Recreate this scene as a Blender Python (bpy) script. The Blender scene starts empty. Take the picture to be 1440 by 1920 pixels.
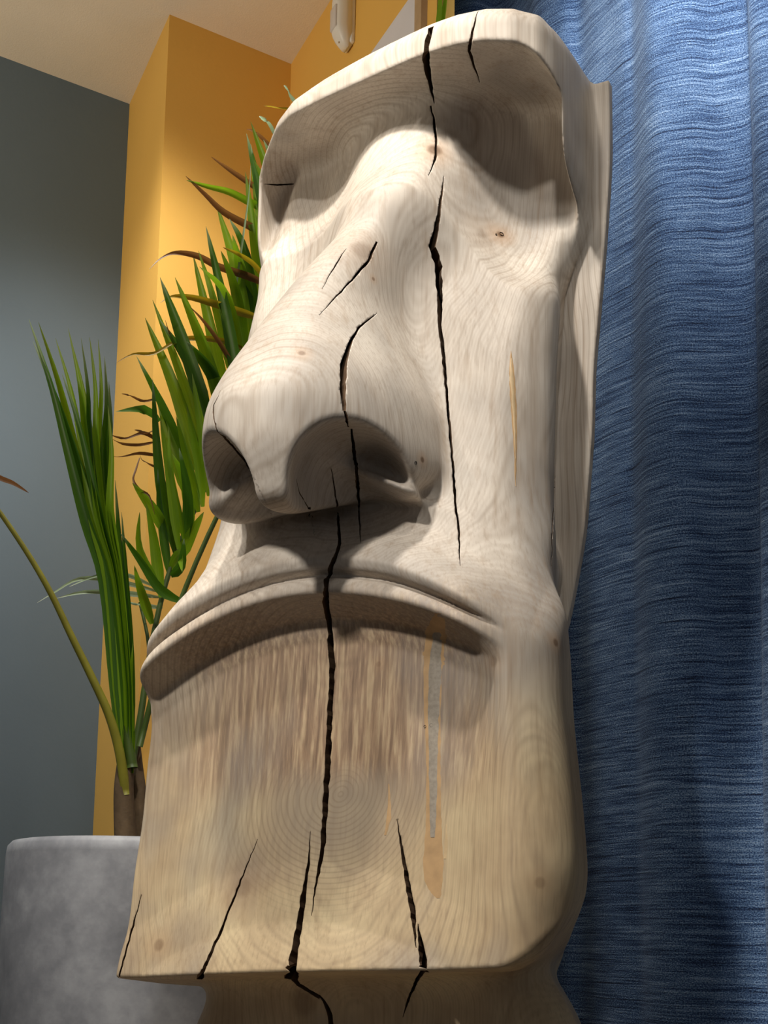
import bpy, math, random
import numpy as np
from mathutils import Vector, Matrix
from mathutils.bvhtree import BVHTree
import bmesh
R = math.radians
C = bpy.context.scene.collection

# ------------------------------------------------------------------ camera
F_PX, PPX, PPY = 2300.0, 720.0, 1430.0          # focal length and principal point in the 1440x1920 frame
PITCH, ROLL = R(8), R(1.0)
CAM = Vector((0, 0, .6))
fwd = Vector((0, math.cos(PITCH), math.sin(PITCH)))
up0 = Vector((0, -math.sin(PITCH), math.cos(PITCH)))
r0 = Vector((1, 0, 0))
c_right = r0 * math.cos(ROLL) + up0 * math.sin(ROLL)
c_up = up0 * math.cos(ROLL) - r0 * math.sin(ROLL)
cd = bpy.data.cameras.new('camera'); cam = bpy.data.objects.new('camera', cd); C.objects.link(cam)
m = Matrix((c_right, c_up, -fwd)).transposed().to_4x4(); m.translation = CAM
cam.matrix_world = m
cd.sensor_fit = 'VERTICAL'; cd.sensor_height = 36; cd.lens = F_PX / 1920 * 36
cd.shift_x = 0.0; cd.shift_y = (PPY - 960) / 1920.0
cd.clip_start = .02
bpy.context.scene.camera = cam
def ray(u, v): return fwd + c_right * ((u - PPX) / F_PX) + c_up * ((PPY - v) / F_PX)
def atY(u, v, Y):
    r = ray(u, v); return CAM + r * (Y / r.y)

# ------------------------------------------------------------------ colour management, world, lights
sc = bpy.context.scene
sc.view_settings.view_transform = 'Standard'; sc.view_settings.look = 'None'
sc.view_settings.gamma = 1; sc.view_settings.use_curve_mapping = False
sc.view_settings.exposure = 0.12
w = bpy.data.worlds.new('room_light'); sc.world = w; w.use_nodes = True
w.node_tree.nodes['Background'].inputs[0].default_value = (.92, .95, 1, 1)
w.node_tree.nodes['Background'].inputs[1].default_value = .12
def spot(name, loc, target, power, size, radius, col, blend=.5):
    l = bpy.data.lights.new(name, 'SPOT'); l.energy = power; l.spot_size = R(size); l.spot_blend = blend
    l.shadow_soft_size = radius; l.color = col
    o = bpy.data.objects.new(name, l); C.objects.link(o); o.location = loc
    o.rotation_euler = (Vector(target) - Vector(loc)).to_track_quat('-Z', 'Y').to_euler()
    return o
def L(x, y, z, p, r=.05, col=(1, .94, .86), t=(0, 2.2, 1.5), size=120, name='track_spot', blend=.5):
    return spot(name, (-.11257 + .891 * x + .454 * y, 2 - .454 * x + .891 * y, z), t, p, size, r, col, blend)
L(.1, -.78, 3.25, 140, .06, size=54, t=(-.14, 1.98, 1.7), blend=.7)                       # the spot almost above the face
L(-.85, -.9, 3.22, 46, size=46, t=(-.12, 2.05, 1.5), blend=.7)                         # from the left
L(-.15, -3.0, 3.25, 340, .10, size=27, t=(-.14, 2.0, .88), blend=1)          # narrow beam from behind the viewer, low on the chin
L(.95, -1.0, 3.22, 48, .07, size=40, t=(.12, 2.05, 1.95), blend=.8)                      # from the right, along the flange
spot('curtain_spot', (.50, 1.62, 3.28), (.78, 2.65, 2.75), 125, 72, .10, (.97, .98, 1), 1)
spot('wall_washer', (-.75, 2.55, 3.25), (-.72, 3.6, .9), 80, 96, .12, (1, .97, .92), .8)
spot('wall_washer', (-1.9, 2.1, 3.25), (-1.75, 3.3, .8), 95, 84, .12, (1, .99, .97), .9)
spot('ceiling_fill', (-2.4, 1.6, 1.9), (-1.3, 2.6, 3.4), 120, 130, .15, (1, .88, .70), 1)  # added fill with no fixture, aimed upward to brighten the ceiling

# ------------------------------------------------------------------ materials
class NT:
    def __init__(s, name):
        s.m = bpy.data.materials.new(name); s.m.use_nodes = True; s.t = s.m.node_tree; s.n = s.t.nodes
        s.b = s.n['Principled BSDF']; s.b.inputs['Specular IOR Level'].default_value = .3
    def N(s, typ, **k):
        n = s.n.new(typ)
        for a, v in k.items():
            if a.startswith('i_'):
                key = a[2:]; key = int(key) if key.isdigit() else key
                if hasattr(v, 'is_output') or isinstance(v, bpy.types.NodeSocket): s.t.links.new(v, n.inputs[key])
                else: n.inputs[key].default_value = v
            else: setattr(n, a, v)
        return n
    def link(s, a, b): s.t.links.new(a, b)
    def coord(s, scale=(1, 1, 1), kind='Object', vec=None):
        if vec is None: vec = s.N('ShaderNodeTexCoord').outputs[kind]
        mp = s.N('ShaderNodeMapping', i_0=vec); mp.inputs['Scale'].default_value = scale
        return mp.outputs[0]
    def noise(s, vec, scale, detail=3, rough=.5, dist=0):
        n = s.N('ShaderNodeTexNoise', i_Vector=vec); n.inputs['Scale'].default_value = scale
        n.inputs['Detail'].default_value = detail; n.inputs['Roughness'].default_value = rough; n.inputs['Distortion'].default_value = dist
        return n
    def ramp(s, fac, stops):
        r = s.N('ShaderNodeValToRGB', i_0=fac); e = r.color_ramp.elements
        while len(e) < len(stops): e.new(.5)
        for q, (p, c) in zip(e, stops):
            q.position = p; q.color = (*c, 1) if len(c) == 3 else c
        return r.outputs[0]
    def mix(s, a, b, fac, mode='MIX'):
        n = s.N('ShaderNodeMix', data_type='RGBA', blend_type=mode)
        for k, v in ((0, fac), (6, a), (7, b)):
            if isinstance(v, bpy.types.NodeSocket): s.link(v, n.inputs[k])
            else: n.inputs[k].default_value = v if k == 0 else (*v, 1)[:4]
        return n.outputs[2]
    def math(s, op, a, b=0, clamp=False):
        n = s.N('ShaderNodeMath', operation=op, use_clamp=clamp)
        for k, v in enumerate((a, b)):
            if isinstance(v, bpy.types.NodeSocket): s.link(v, n.inputs[k])
            else: n.inputs[k].default_value = v
        return n.outputs[0]
    def bump(s, h, strength, dist):
        b = s.N('ShaderNodeBump', i_Height=h); b.inputs['Strength'].default_value = strength; b.inputs['Distance'].default_value = dist
        s.link(b.outputs[0], s.b.inputs['Normal'])
    def col(s, c): s.link(c, s.b.inputs['Base Color'])
def plain(name, c, rough=.6, var=.12, scale=8, bump=0, bscale=60, spec=.3):
    k = NT(name); v = k.coord()
    n = k.noise(v, scale, 4)
    lo = tuple(q * (1 - var) for q in c); hi = tuple(min(1, q * (1 + var)) for q in c)
    k.col(k.ramp(n.outputs[0], [(.3, lo), (.7, hi)])); k.b.inputs['Roughness'].default_value = rough
    k.b.inputs['Specular IOR Level'].default_value = spec
    if bump: k.bump(k.noise(v, bscale, 4).outputs[0], bump, .002)
    return k.m
def sr(*c): return tuple(((q / 255) / 12.92 if q <= 10 else (((q / 255) + .055) / 1.055) ** 2.4) for q in c)

def wood_material():
    k = NT('pale_maple'); tc = k.N('ShaderNodeTexCoord').outputs['Object']
    sep = k.N('ShaderNodeSeparateXYZ', i_0=tc); X, Y, Z = sep.outputs
    # growth rings round a wandering pith, cut by the carved surface
    wv = k.noise(k.coord((1, 1, .8), vec=tc), 1.9, 2, .5); w2 = k.noise(k.coord((1, 1, .5), vec=tc), 7, 2, .5)
    wob = k.N('ShaderNodeVectorMath', operation='MULTIPLY_ADD', i_0=wv.outputs[1], i_1=(.16, .16, .0)); wob.inputs[2].default_value = (-.08, -.08, 0)
    wob2 = k.N('ShaderNodeVectorMath', operation='MULTIPLY_ADD', i_0=w2.outputs[1], i_1=(.022, .022, 0)); wob2.inputs[2].default_value = (-.011, -.011, 0)
    p = k.N('ShaderNodeVectorMath', operation='ADD', i_0=tc, i_1=wob.outputs[0]); p = k.N('ShaderNodeVectorMath', operation='ADD', i_0=p.outputs[0], i_1=wob2.outputs[0])
    s2 = k.N('ShaderNodeSeparateXYZ', i_0=p.outputs[0])
    rx = s2.outputs[0]; ry = k.math('SUBTRACT', s2.outputs[1], .34)
    r = k.math('SQRT', k.math('ADD', k.math('MULTIPLY', rx, rx), k.math('MULTIPLY', ry, ry)))
    warp = k.noise(k.coord((1, 1, 1), vec=tc), 3, 1)
    ring = k.math('SINE', k.math('MULTIPLY', k.math('ADD', r, k.math('MULTIPLY', warp.outputs[0], .03)), 2 * math.pi / .0125))
    ring = k.math('POWER', k.math('ADD', k.math('MULTIPLY', ring, .5), .5), 6)
    rmask = k.ramp(k.noise(tc, 4.2, 3, .6).outputs[0], [(.40, (.2, .2, .2)), (.62, (1, 1, 1))])
    ring = k.math('MULTIPLY', ring, rmask)
    fine = k.math('SINE', k.math('MULTIPLY', r, 2 * math.pi / .0042))
    fine = k.math('ADD', k.math('MULTIPLY', fine, .5), .5)
    # long streaks, soft mottling, grey mineral stain
    st = k.noise(k.coord((55, 55, 1.6), vec=tc), 1, 4, .6).outputs[0]
    st2 = k.noise(k.coord((190, 190, 5), vec=tc), 1, 3, .6).outputs[0]
    mott = k.noise(tc, 5.5, 4, .55).outputs[0]
    stain = k.noise(k.coord((1, 1, .7), vec=tc), 3.4, 3, .6).outputs[0]
    base = k.ramp(mott, [(.30, sr(196, 186, 174)), (.5, sr(211, 201, 188)), (.72, sr(222, 213, 200))])
    low = k.ramp(mott, [(.3, sr(184, 160, 128)), (.5, sr(206, 184, 148)), (.72, sr(224, 206, 166))])
    zf = k.N('ShaderNodeMapRange', i_0=Z); zf.inputs[1].default_value = 1.22; zf.inputs[2].default_value = .80; zf.interpolation_type = 'SMOOTHSTEP'
    c = k.mix(base, low, zf.outputs[0])
    # heartwood: rosy brown streaks down the flat of the chin
    hx = k.math('MULTIPLY', k.math('ADD', X, .0), 2.9)
    hb = k.math('SUBTRACT', 1.0, k.math('POWER', k.math('ABSOLUTE', hx), 4), True)
    zr = k.N('ShaderNodeMapRange', i_0=Z); zr.inputs[1].default_value = PITH[2] - .04; zr.inputs[2].default_value = PITH[2] + .05; zr.interpolation_type = 'SMOOTHSTEP'
    zr2 = k.N('ShaderNodeMapRange', i_0=Z); zr2.inputs[1].default_value = 1.20; zr2.inputs[2].default_value = 1.08; zr2.interpolation_type = 'SMOOTHSTEP'
    hb = k.math('MULTIPLY', k.math('MULTIPLY', hb, zr.outputs[0]), zr2.outputs[0])
    sth = k.noise(k.coord((130, 130, 1.8), vec=tc), 1, 4, .6).outputs[0]
    heart = k.ramp(sth, [(.36, sr(134, 108, 88)), (.5, sr(176, 146, 118)), (.62, sr(212, 186, 150))])
    c = k.mix(c, heart, k.math('MULTIPLY', hb, .92))
    sf = k.ramp(stain, [(.47, (0, 0, 0)), (.62, (1, 1, 1))])
    c = k.mix(c, sr(146, 141, 136), k.math('MULTIPLY', sf, .55))
    c = k.mix(c, sr(150, 122, 92), k.math('MULTIPLY', k.ramp(st, [(.52, (0, 0, 0)), (.72, (1, 1, 1))]), .35))
    c = k.mix(c, sr(136, 116, 96), k.math('MULTIPLY', ring, .36))
    c = k.mix(c, sr(150, 130, 108), k.math('MULTIPLY', fine, .14))
    c = k.mix(c, sr(140, 118, 96), k.math('MULTIPLY', k.ramp(st2, [(.5, (0, 0, 0)), (.75, (1, 1, 1))]), .35))
    # the pith comes out on the low chin: round figure in a greyer cloud
    dv = k.N('ShaderNodeVectorMath', operation='SUBTRACT', i_0=p.outputs[0]); dv.inputs[1].default_value = (PITH[0] + 0, PITH[1], PITH[2])
    dv = k.N('ShaderNodeVectorMath', operation='MULTIPLY', i_0=dv.outputs[0]); dv.inputs[1].default_value = (1, .3, 1.15)
    dl = k.N('ShaderNodeVectorMath', operation='LENGTH', i_0=dv.outputs[0]).outputs['Value']
    cl = k.N('ShaderNodeMapRange', i_0=k.math('ADD', dl, k.math('MULTIPLY', k.math('SUBTRACT', mott, .5), .12))); cl.inputs[1].default_value = .20; cl.inputs[2].default_value = .07
    zc = k.N('ShaderNodeMapRange', i_0=k.math('ADD', Z, k.math('MULTIPLY', k.math('SUBTRACT', st2, .5), .05))); zc.inputs[1].default_value = PITH[2] + .06; zc.inputs[2].default_value = PITH[2] + .01
    c = k.mix(c, sr(160, 148, 132), k.math('MULTIPLY', k.math('MULTIPLY', cl.outputs[0], zc.outputs[0]), .62))
    pr = k.math('POWER', k.math('ADD', k.math('MULTIPLY', k.math('SINE', k.math('MULTIPLY', k.math('ADD', dl, k.math('MULTIPLY', warp.outputs[0], .02)), 2 * math.pi / .0105)), .5), .5), 5)
    fr = k.N('ShaderNodeMapRange', i_0=dl); fr.inputs[1].default_value = .26; fr.inputs[2].default_value = .16
    c = k.mix(c, sr(132, 112, 90), k.math('MULTIPLY', k.math('MULTIPLY', pr, k.math('MULTIPLY', fr.outputs[0], zc.outputs[0])), .34))
    # knots
    for (kx, ky, kz, kr, ks) in KNOTS:
        dv = k.N('ShaderNodeVectorMath', operation='SUBTRACT', i_0=p.outputs[0]); dv.inputs[1].default_value = (kx, ky, kz)
        # measured in undistorted space, flattened along the trunk
        dv = k.N('ShaderNodeVectorMath', operation='SUBTRACT', i_0=tc); dv.inputs[1].default_value = (kx, ky, kz)
        ln = k.N('ShaderNodeVectorMath', operation='LENGTH', i_0=dv.outputs[0]).outputs['Value']
        ln = k.math('ADD', ln, k.math('MULTIPLY', k.math('SUBTRACT', w2.outputs[0], .5), kr * .9))
        halo = k.N('ShaderNodeMapRange', i_0=ln); halo.inputs[1].default_value = kr * 3.2; halo.inputs[2].default_value = kr * .6
        c = k.mix(c, sr(196, 152, 108), k.math('MULTIPLY', halo.outputs[0], .5 * ks))
        core = k.N('ShaderNodeMapRange', i_0=ln); core.inputs[1].default_value = kr; core.inputs[2].default_value = kr * .5
        c = k.mix(c, sr(110, 84, 62), k.math('MULTIPLY', core.outputs[0], ks))
    k.col(c); k.b.inputs['Roughness'].default_value = .55; k.b.inputs['Specular IOR Level'].default_value = .25
    h = k.math('ADD', k.math('MULTIPLY', st2, .6), k.math('MULTIPLY', ring, -.15))
    k.bump(h, .12, .002)
    return k.m
def curtain_material():
    k = NT('blue_slub_fabric'); uv = k.N('ShaderNodeTexCoord').outputs['UV']
    slub = k.noise(k.coord((5, 210, 1), vec=uv), 1, 4, .65, .25).outputs[0]
    slub2 = k.noise(k.coord((16, 70, 1), vec=uv), 1, 2, .5).outputs[0]
    tw = k.noise(k.coord((300, 420, 1), vec=uv), 1, 1, .5).outputs[0]
    dk = k.noise(k.coord((3.2, 95, 1), vec=uv), 1, 3, .7, .1).outputs[0]
    big = k.noise(k.coord((3, 5, 1), vec=uv), 1, 3, .5).outputs[0]
    t = k.math('ADD', k.math('MULTIPLY', slub, .5), k.math('MULTIPLY', slub2, .12))
    t = k.math('ADD', t, k.math('MULTIPLY', tw, .46)); t = k.math('SUBTRACT', t, k.math('MULTIPLY', k.ramp(dk, [(.56, (0, 0, 0)), (.66, (1, 1, 1))]), .10)); t = k.math('ADD', t, k.math('MULTIPLY', big, .14))
    k.col(k.ramp(t, [(.44, sr(8, 20, 46)), (.56, sr(46, 72, 112)), (.65, sr(98, 128, 166)), (.78, sr(168, 190, 216))]))
    k.b.inputs['Roughness'].default_value = .85; k.b.inputs['Sheen Weight'].default_value = .25
    k.b.inputs['Sheen Tint'].default_value = (.6, .75, 1, 1)
    k.bump(t, .9, .004)
    return k.m
def leaf_material(name, c0, c1, tip):
    k = NT(name); uv = k.N('ShaderNodeTexCoord').outputs['UV']; s = k.N('ShaderNodeSeparateXYZ', i_0=uv)
    n = k.noise(k.coord((26, 1.2, 1), vec=uv), 1, 2).outputs[0]; n2 = k.noise(k.coord(kind='Object'), 9, 2).outputs[0]
    c = k.mix(c0, c1, k.math('ADD', k.math('MULTIPLY', n, .6), k.math('MULTIPLY', n2, .4)))
    tp = k.N('ShaderNodeMapRange', i_0=s.outputs[1]); tp.inputs[1].default_value = .86; tp.inputs[2].default_value = 1.0
    c = k.mix(c, tip, tp.outputs[0])
    k.col(c); k.b.inputs['Roughness'].default_value = .42; k.b.inputs['Specular IOR Level'].default_value = .4
    # thin blades let some light through
    tr = k.N('ShaderNodeBsdfTranslucent'); k.link(c, tr.inputs[0]); mx = k.N('ShaderNodeMixShader'); mx.inputs[0].default_value = .45
    k.link(k.b.outputs[0], mx.inputs[1]); k.link(tr.outputs[0], mx.inputs[2]); k.link(mx.outputs[0], k.n['Material Output'].inputs[0])
    return k.m

# ------------------------------------------------------------------ helpers
def tag(o, label=None, cat=None, group=None, kind=None):
    if label: o['label'] = label
    if cat: o['category'] = cat
    if group: o['group'] = group
    if kind: o['kind'] = kind
    return o
def mesh_obj(name, V, F, mat, parent=None, smooth=True, uv=None):
    me = bpy.data.meshes.new(name); me.from_pydata([tuple(v) for v in V], [], F)
    for p in me.polygons: p.use_smooth = smooth
    if uv is not None:
        l = me.uv_layers.new(name='UVMap')
        for lp in me.loops: l.data[lp.index].uv = uv[lp.vertex_index]
    if mat: me.materials.append(mat)
    me.update(); o = bpy.data.objects.new(name, me); C.objects.link(o)
    if parent: o.parent = parent
    return o
def empty(name, loc):
    o = bpy.data.objects.new(name, None); C.objects.link(o); o.location = loc; return o
def prism(name, poly, z0, z1, mat, parent=None):
    n = len(poly)
    V = [(x, y, z0) for x, y in poly] + [(x, y, z1) for x, y in poly]
    F = [tuple(range(n))[::-1], tuple(range(n, 2 * n))] + [(i, (i + 1) % n, n + (i + 1) % n, n + i) for i in range(n)]
    return mesh_obj(name, V, F, mat, parent, False)
def bevel(o, w_, seg=3):
    b = o.modifiers.new('bevel', 'BEVEL'); b.width = w_; b.segments = seg; b.limit_method = 'ANGLE'
    return o
def box_local(name, mtx, lo, hi, mat, parent=None, bw=0, seg=3):
    V = [mtx @ Vector((x, y, z)) for x in (lo[0], hi[0]) for y in (lo[1], hi[1]) for z in (lo[2], hi[2])]
    F = [(0, 1, 3, 2), (4, 6, 7, 5), (0, 4, 5, 1), (2, 3, 7, 6), (0, 2, 6, 4), (1, 5, 7, 3)]
    o = mesh_obj(name, V, F, mat, None, bool(bw))
    if parent: o.parent = parent; o.matrix_parent_inverse = parent.matrix_world.inverted()
    if bw: bevel(o, bw, seg)
    return o

# ------------------------------------------------------------------ the room
M = {}
M['yellow'] = plain('yellow_paint', sr(226, 178, 88), .7, .03, 3, .15, 90)
M['slate'] = plain('slate_blue_paint', sr(100, 115, 126), .7, .03, 3, .15, 90)
M['ceiling'] = plain('ceiling_paint', sr(232, 220, 200), .9, .03, 4, .4, 220)
M['floor'] = plain('grey_floor', sr(110, 104, 98), .5, .12, 6)
M['white'] = plain('white_plastic', sr(228, 224, 216), .35, .02, 20)
M['wboard'] = plain('white_board', sr(214, 212, 218), .6, .03, 8)
M['edge'] = plain('beige_edge', sr(176, 148, 112), .6, .1, 20)
S = 3.4 / 3.0; H = CAM.z + (3.05125572 - .6) * S
def xy(x, y): return Vector((x * S, y * S))
gl, inner, outer, inner2 = xy(-1.12457654, 3.17083274), xy(-.79621103, 3.36533333), xy(-.61404258, 3.0), xy(-.29891731, 3.18262675)
rdir = (xy(-.17659869, 2.93837916) - inner2).normalized()
_r = ray(819, 20); _n = Vector((-rdir.y, rdir.x, 0)); _h = CAM + _r * ((Vector((inner2.x, inner2.y, 0)) - CAM).dot(_n) / _r.dot(_n))
wend = Vector((_h.x, _h.y))
gdir = (gl - inner).normalized()
def off(p, d, n, t): return p + n * t
def wall(name, a, b, t, mat, z0=0, z1=None):
    d = (b - a).normalized(); n = Vector((-d.y, d.x))
    n = n if n.y > 0 else -n
    if abs(n.y) < .5 and name != 'wall_right': n = n
    o = prism(name, [tuple(a), tuple(b), tuple(b + n * t), tuple(a + n * t)], z0, z1 or H, mat); o['kind'] = 'structure'; return o
wall('wall_left', inner + gdir * 6, inner + gdir * 0.0, .12, M['slate'])
o = prism('wall_pillar', [tuple(inner), tuple(outer), tuple(inner2), tuple(inner2 + Vector((.1, .5))), tuple(inner + Vector((0, .5)))], 0, H, M['yellow']); o['kind'] = 'structure'
nr = Vector((-rdir.y, rdir.x)); nr = nr if nr.x > 0 else -nr
o = prism('wall_right', [tuple(inner2), tuple(wend), tuple(wend + nr * .05), tuple(inner2 + nr * .05 + Vector((.05, .4)))], 0, H, M['yellow']); o['kind'] = 'structure'
o = prism('wall_back', [(-.2, 4.2), (4.5, 4.2), (4.5, 4.32), (-.2, 4.32)], 0, H, M['slate']); o['kind'] = 'structure'
o = prism('floor', [(-7, -4), (5, -4), (5, 5), (-7, 5)], -.1, 0, M['floor']); o['kind'] = 'structure'
o = prism('ceiling', [(-7, -4), (5, -4), (5, 5), (-7, 5)], H, H + .1, M['ceiling']); o['kind'] = 'structure'

# right-hand yellow wall: a frame (origin on the wall, x along the wall towards the viewer, y out of the wall to the left, z up)
def on_wall(u, v):
    r = ray(u, v); n3 = Vector((nr.x, nr.y, 0)); p0 = Vector((inner2.x, inner2.y, 0))
    t = (p0 - CAM).dot(n3) / r.dot(n3); return CAM + r * t
def wall_frame(p):
    xa = Vector((rdir.x, rdir.y, 0)); ya = -Vector((nr.x, nr.y, 0)); m = Matrix((xa, ya, Vector((0, 0, 1)))).transposed().to_4x4(); m.translation = p; return m

# motion sensor
ps = on_wall(659, 50); mw = wall_frame(ps)
sn = empty('motion_sensor', ps)
tag(sn, 'small white motion sensor mounted high on the yellow wall above the palm', 'sensor')
bpy.context.view_layer.update()
def sensor_body():
    bm = bmesh.new(); rings = []
    for k in range(15):
        t = k / 14; z = .088 - .165 * t
        wx = .030 * (1 - .5 * max(0, (t - .70) / .3) ** 2); dp = .045 * (1 - .70 * max(0, (t - .68) / .32) ** 1.6) * (1 - .25 * max(0, (.12 - t) / .12) ** 2)
        ring = []
        for j in range(17):
            a = math.pi * j / 16; cx_, sy = math.cos(a), math.sin(a)
            ex_ = abs(cx_) ** .6 * (1 if cx_ > 0 else -1); ey_ = abs(sy) ** .55
            ring.append(bm.verts.new(mw @ Vector((wx * ex_, .012 + dp * ey_, z))))
        rings.append(ring)
    for a, b in zip(rings, rings[1:]):
        for j in range(16): bm.faces.new((a[j], a[j + 1], b[j + 1], b[j]))
        bm.faces.new((a[16], a[0], b[0], b[16]))
    bm.faces.new(rings[0][::-1]); bm.faces.new(rings[-1])
    return bm
bm = sensor_body(); bmesh.ops.recalc_face_normals(bm, faces=bm.faces)
me = bpy.data.meshes.new('housing'); bm.to_mesh(me); bm.free()
for p in me.polygons: p.use_smooth = True
me.materials.append(M['white']); hb = bpy.data.objects.new('housing', me); C.objects.link(hb)
hb.parent = sn; hb.matrix_parent_inverse = sn.matrix_world.inverted()
box_local('back_plate', mw, (-.028, 0, -.068), (.028, .014, .085), M['white'], sn, .004)
k = NT('sensor_lens'); k.b.inputs['Base Color'].default_value = (*sr(206, 200, 196), 1); k.b.inputs['Roughness'].default_value = .18
lens = box_local('lens', mw, (-.019, .050, -.030), (.019, .0605, .040), k.m, sn, .009, 4)
scw = box_local('screw', mw @ Matrix.Translation((0, .033, -.062)), (-.003, -.004, -.003), (.003, .006, .003), M['edge'], sn, .001)
# tall white panel fixed to the same wall, its top edge below the ceiling and its near end trimmed in beige
pa, pb = on_wall(750, 37), on_wall(789, 30)
pz = (on_wall(725, 75).z + on_wall(775, 0).z) / 2
m2 = wall_frame(Vector((pa.x, pa.y, 0))); L = (pb - pa).dot(Vector((rdir.x, rdir.y, 0)))
wp = empty('wall_panel', (pa.x, pa.y, .9)); tag(wp, 'flat white panel with beige edge on the yellow wall behind the head', 'panel')
bpy.context.view_layer.update()
box_local('board', m2, (-.55, 0, .9), (L, .014, pz), M['wboard'], wp)
box_local('edge_strip', m2, (L, 0, .9), (L + .035, .018, pz + .004), M['edge'], wp)

# ------------------------------------------------------------------ curtain
prof = [(.10,3.35),(.13,3.22),(.20,3.16),(.27,3.18),(.33,3.08),(.36,2.98),(.41,2.92),(.45,2.90),(.475,2.85),(.50,2.80),(.528,2.755),(.545,2.735),(.552,2.715),(.556,2.69),(.563,2.662),(.578,2.635),(.60,2.615),(.63,2.603),(.66,2.60),(.70,2.603),(.735,2.597),(.762,2.59),(.775,2.57),(.768,2.545),(.7575,2.52),(.756,2.495),(.77,2.465),(.80,2.45),(.85,2.445),(.90,2.46),(.94,2.50),(.97,2.56),(1.02,2.57),(1.06,2.52),(1.10,2.46),(1.16,2.43),(1.24,2.46),(1.30,2.54),(1.38,2.56),(1.44,2.48),(1.52,2.44),(1.62,2.5),(1.7,2.6)]
def catmull(P, n):
    out = []
    P = [Vector(p) for p in P]
    for i in range(len(P) - 1):
        a = P[max(i - 1, 0)]; b = P[i]; c = P[i + 1]; d = P[min(i + 2, len(P) - 1)]
        for k in range(n):
            t = k / n
            out.append(.5 * ((2 * b) + (c - a) * t + (2 * a - 5 * b + 4 * c - d) * t * t + (3 * b - a - 3 * c + d) * t ** 3))
    out.append(P[-1]); return out
prof = [(x * (1.045 if x > .4 else 1 + .045 * x / .4), y) for x, y in prof]
pp = catmull(prof, 6); NZ_ = 60; V = []; UV = []; F = []
arc = [0]
for a, b in zip(pp, pp[1:]): arc.append(arc[-1] + (b - a).length)
for j in range(NZ_ + 1):
    z = .02 + (H - .06) * j / NZ_; low = max(0, 1 - z / 1.3)
    for i, p in enumerate(pp):
        s_ = arc[i]
        dy = .020 * math.sin(s_ * 9 + 1.2 * math.sin(z * 1.3) + 1) * low + .012 * math.sin(s_ * 14 + z * .8) * low + .004 * math.sin(s_ * 21 + z * 1.7) + .0025 * math.sin(s_ * 60 + z * 4)
        dx = .006 * math.sin(z * 1.9 + s_ * 3)
        V.append((p.x + dx, p.y + dy, z)); UV.append((s_, z))
n = len(pp)
for j in range(NZ_):
    for i in range(n - 1): F.append((j * n + i, j * n + i + 1, (j + 1) * n + i + 1, (j + 1) * n + i))
M['curtain'] = curtain_material()
cu = mesh_obj('curtain', V, F, M['curtain'], None, True, UV)
tag(cu, 'long blue slub-weave curtain hanging in folds behind the carved head', 'curtain')
so = cu.modifiers.new('thick', 'SOLIDIFY'); so.thickness = .003

# ------------------------------------------------------------------ planter
M['concrete'] = None
k = NT('grey_concrete'); v = k.coord()
n1 = k.noise(v, 7, 5, .6).outputs[0]; n2 = k.noise(v, 40, 3, .6).outputs[0]
c = k.ramp(k.math('ADD', k.math('MULTIPLY', n1, .8), k.math('MULTIPLY', n2, .2)), [(.34, sr(112, 114, 119)), (.5, sr(132, 134, 139)), (.68, sr(160, 162, 166))])
k.col(c); k.b.inputs['Roughness'].default_value = .5; k.bump(n2, .12, .003); M['concrete'] = k.m
M['soil'] = plain('dark_soil', sr(58, 44, 34), .9, .3, 60, .8, 120)
def lathe(name, prof, ctr, mat, parent=None, n=72):
    V = []; F = []
    for r, z in prof:
        for i in range(n):
            a = 2 * math.pi * i / n; V.append((ctr[0] + r * math.cos(a), ctr[1] + r * math.sin(a), ctr[2] + z))
    for j in range(len(prof) - 1):
        for i in range(n):
            q = (i + 1) % n; F.append((j * n + i, j * n + q, (j + 1) * n + q, (j + 1) * n + i))
    F.append(tuple(range(n))[::-1]); F.append(tuple((len(prof) - 1) * n + i for i in range(n)))
    o = mesh_obj(name, V, F, mat, None); 
    if parent: o.parent = parent; o.matrix_parent_inverse = parent.matrix_world.inverted()
    return o
PC = Vector((-.545, 2.80, 0)); PR = .300; PH = .793
pl = empty('planter', PC); tag(pl, 'large round grey concrete planter holding the palm', 'planter'); bpy.context.view_layer.update()
lathe('pot', [(.20, 0), (.262, 0), (.27, .01), (PR + .006, .30), (PR + .004, .5), (PR, PH - .03), (PR - .003, PH - .012), (PR - .012, PH - .002), (PR - .022, PH), (PR - .045, PH), (PR - .052, PH - .006), (PR - .055, PH - .03), (PR - .06, PH - .12)], PC, M['concrete'], pl, 96)
lathe('soil', [(PR - .062, PH - .14), (PR - .062, PH - .065), (.1, PH - .05), (.01, PH - .045)], PC, M['soil'], pl, 48)

# ------------------------------------------------------------------ palm
M['leaf'] = leaf_material('palm_leaf', sr(64, 108, 8), sr(164, 204, 36), sr(120, 140, 60))
M['leaf_dark'] = leaf_material('palm_leaf_dark', sr(30, 66, 12), sr(92, 142, 28), sr(150, 170, 130))
M['leaf_pale'] = leaf_material('palm_leaf_pale', sr(120, 150, 112), sr(176, 196, 160), sr(196, 206, 180))
M['leaf_yellow'] = leaf_material('palm_leaf_turning', sr(118, 96, 20), sr(196, 170, 30), sr(110, 70, 36))
M['leaf_brown'] = leaf_material('palm_leaf_dry', sr(86, 54, 26), sr(140, 98, 52), sr(110, 74, 44))
M['stem'] = plain('palm_stem_green', sr(58, 76, 26), .5, .25, 12)
M['stem_yellow'] = plain('palm_stem_yellow', sr(128, 124, 40), .5, .2, 12)
M['trunk'] = plain('palm_trunk', sr(88, 72, 52), .8, .3, 30, .6, 70)
palm = empty('potted_palm', PC + Vector((0, 0, PH - .05)))
tag(palm, 'palm with long green fronds and browned tips growing in the grey planter', 'palm'); bpy.context.view_layer.update()
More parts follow.
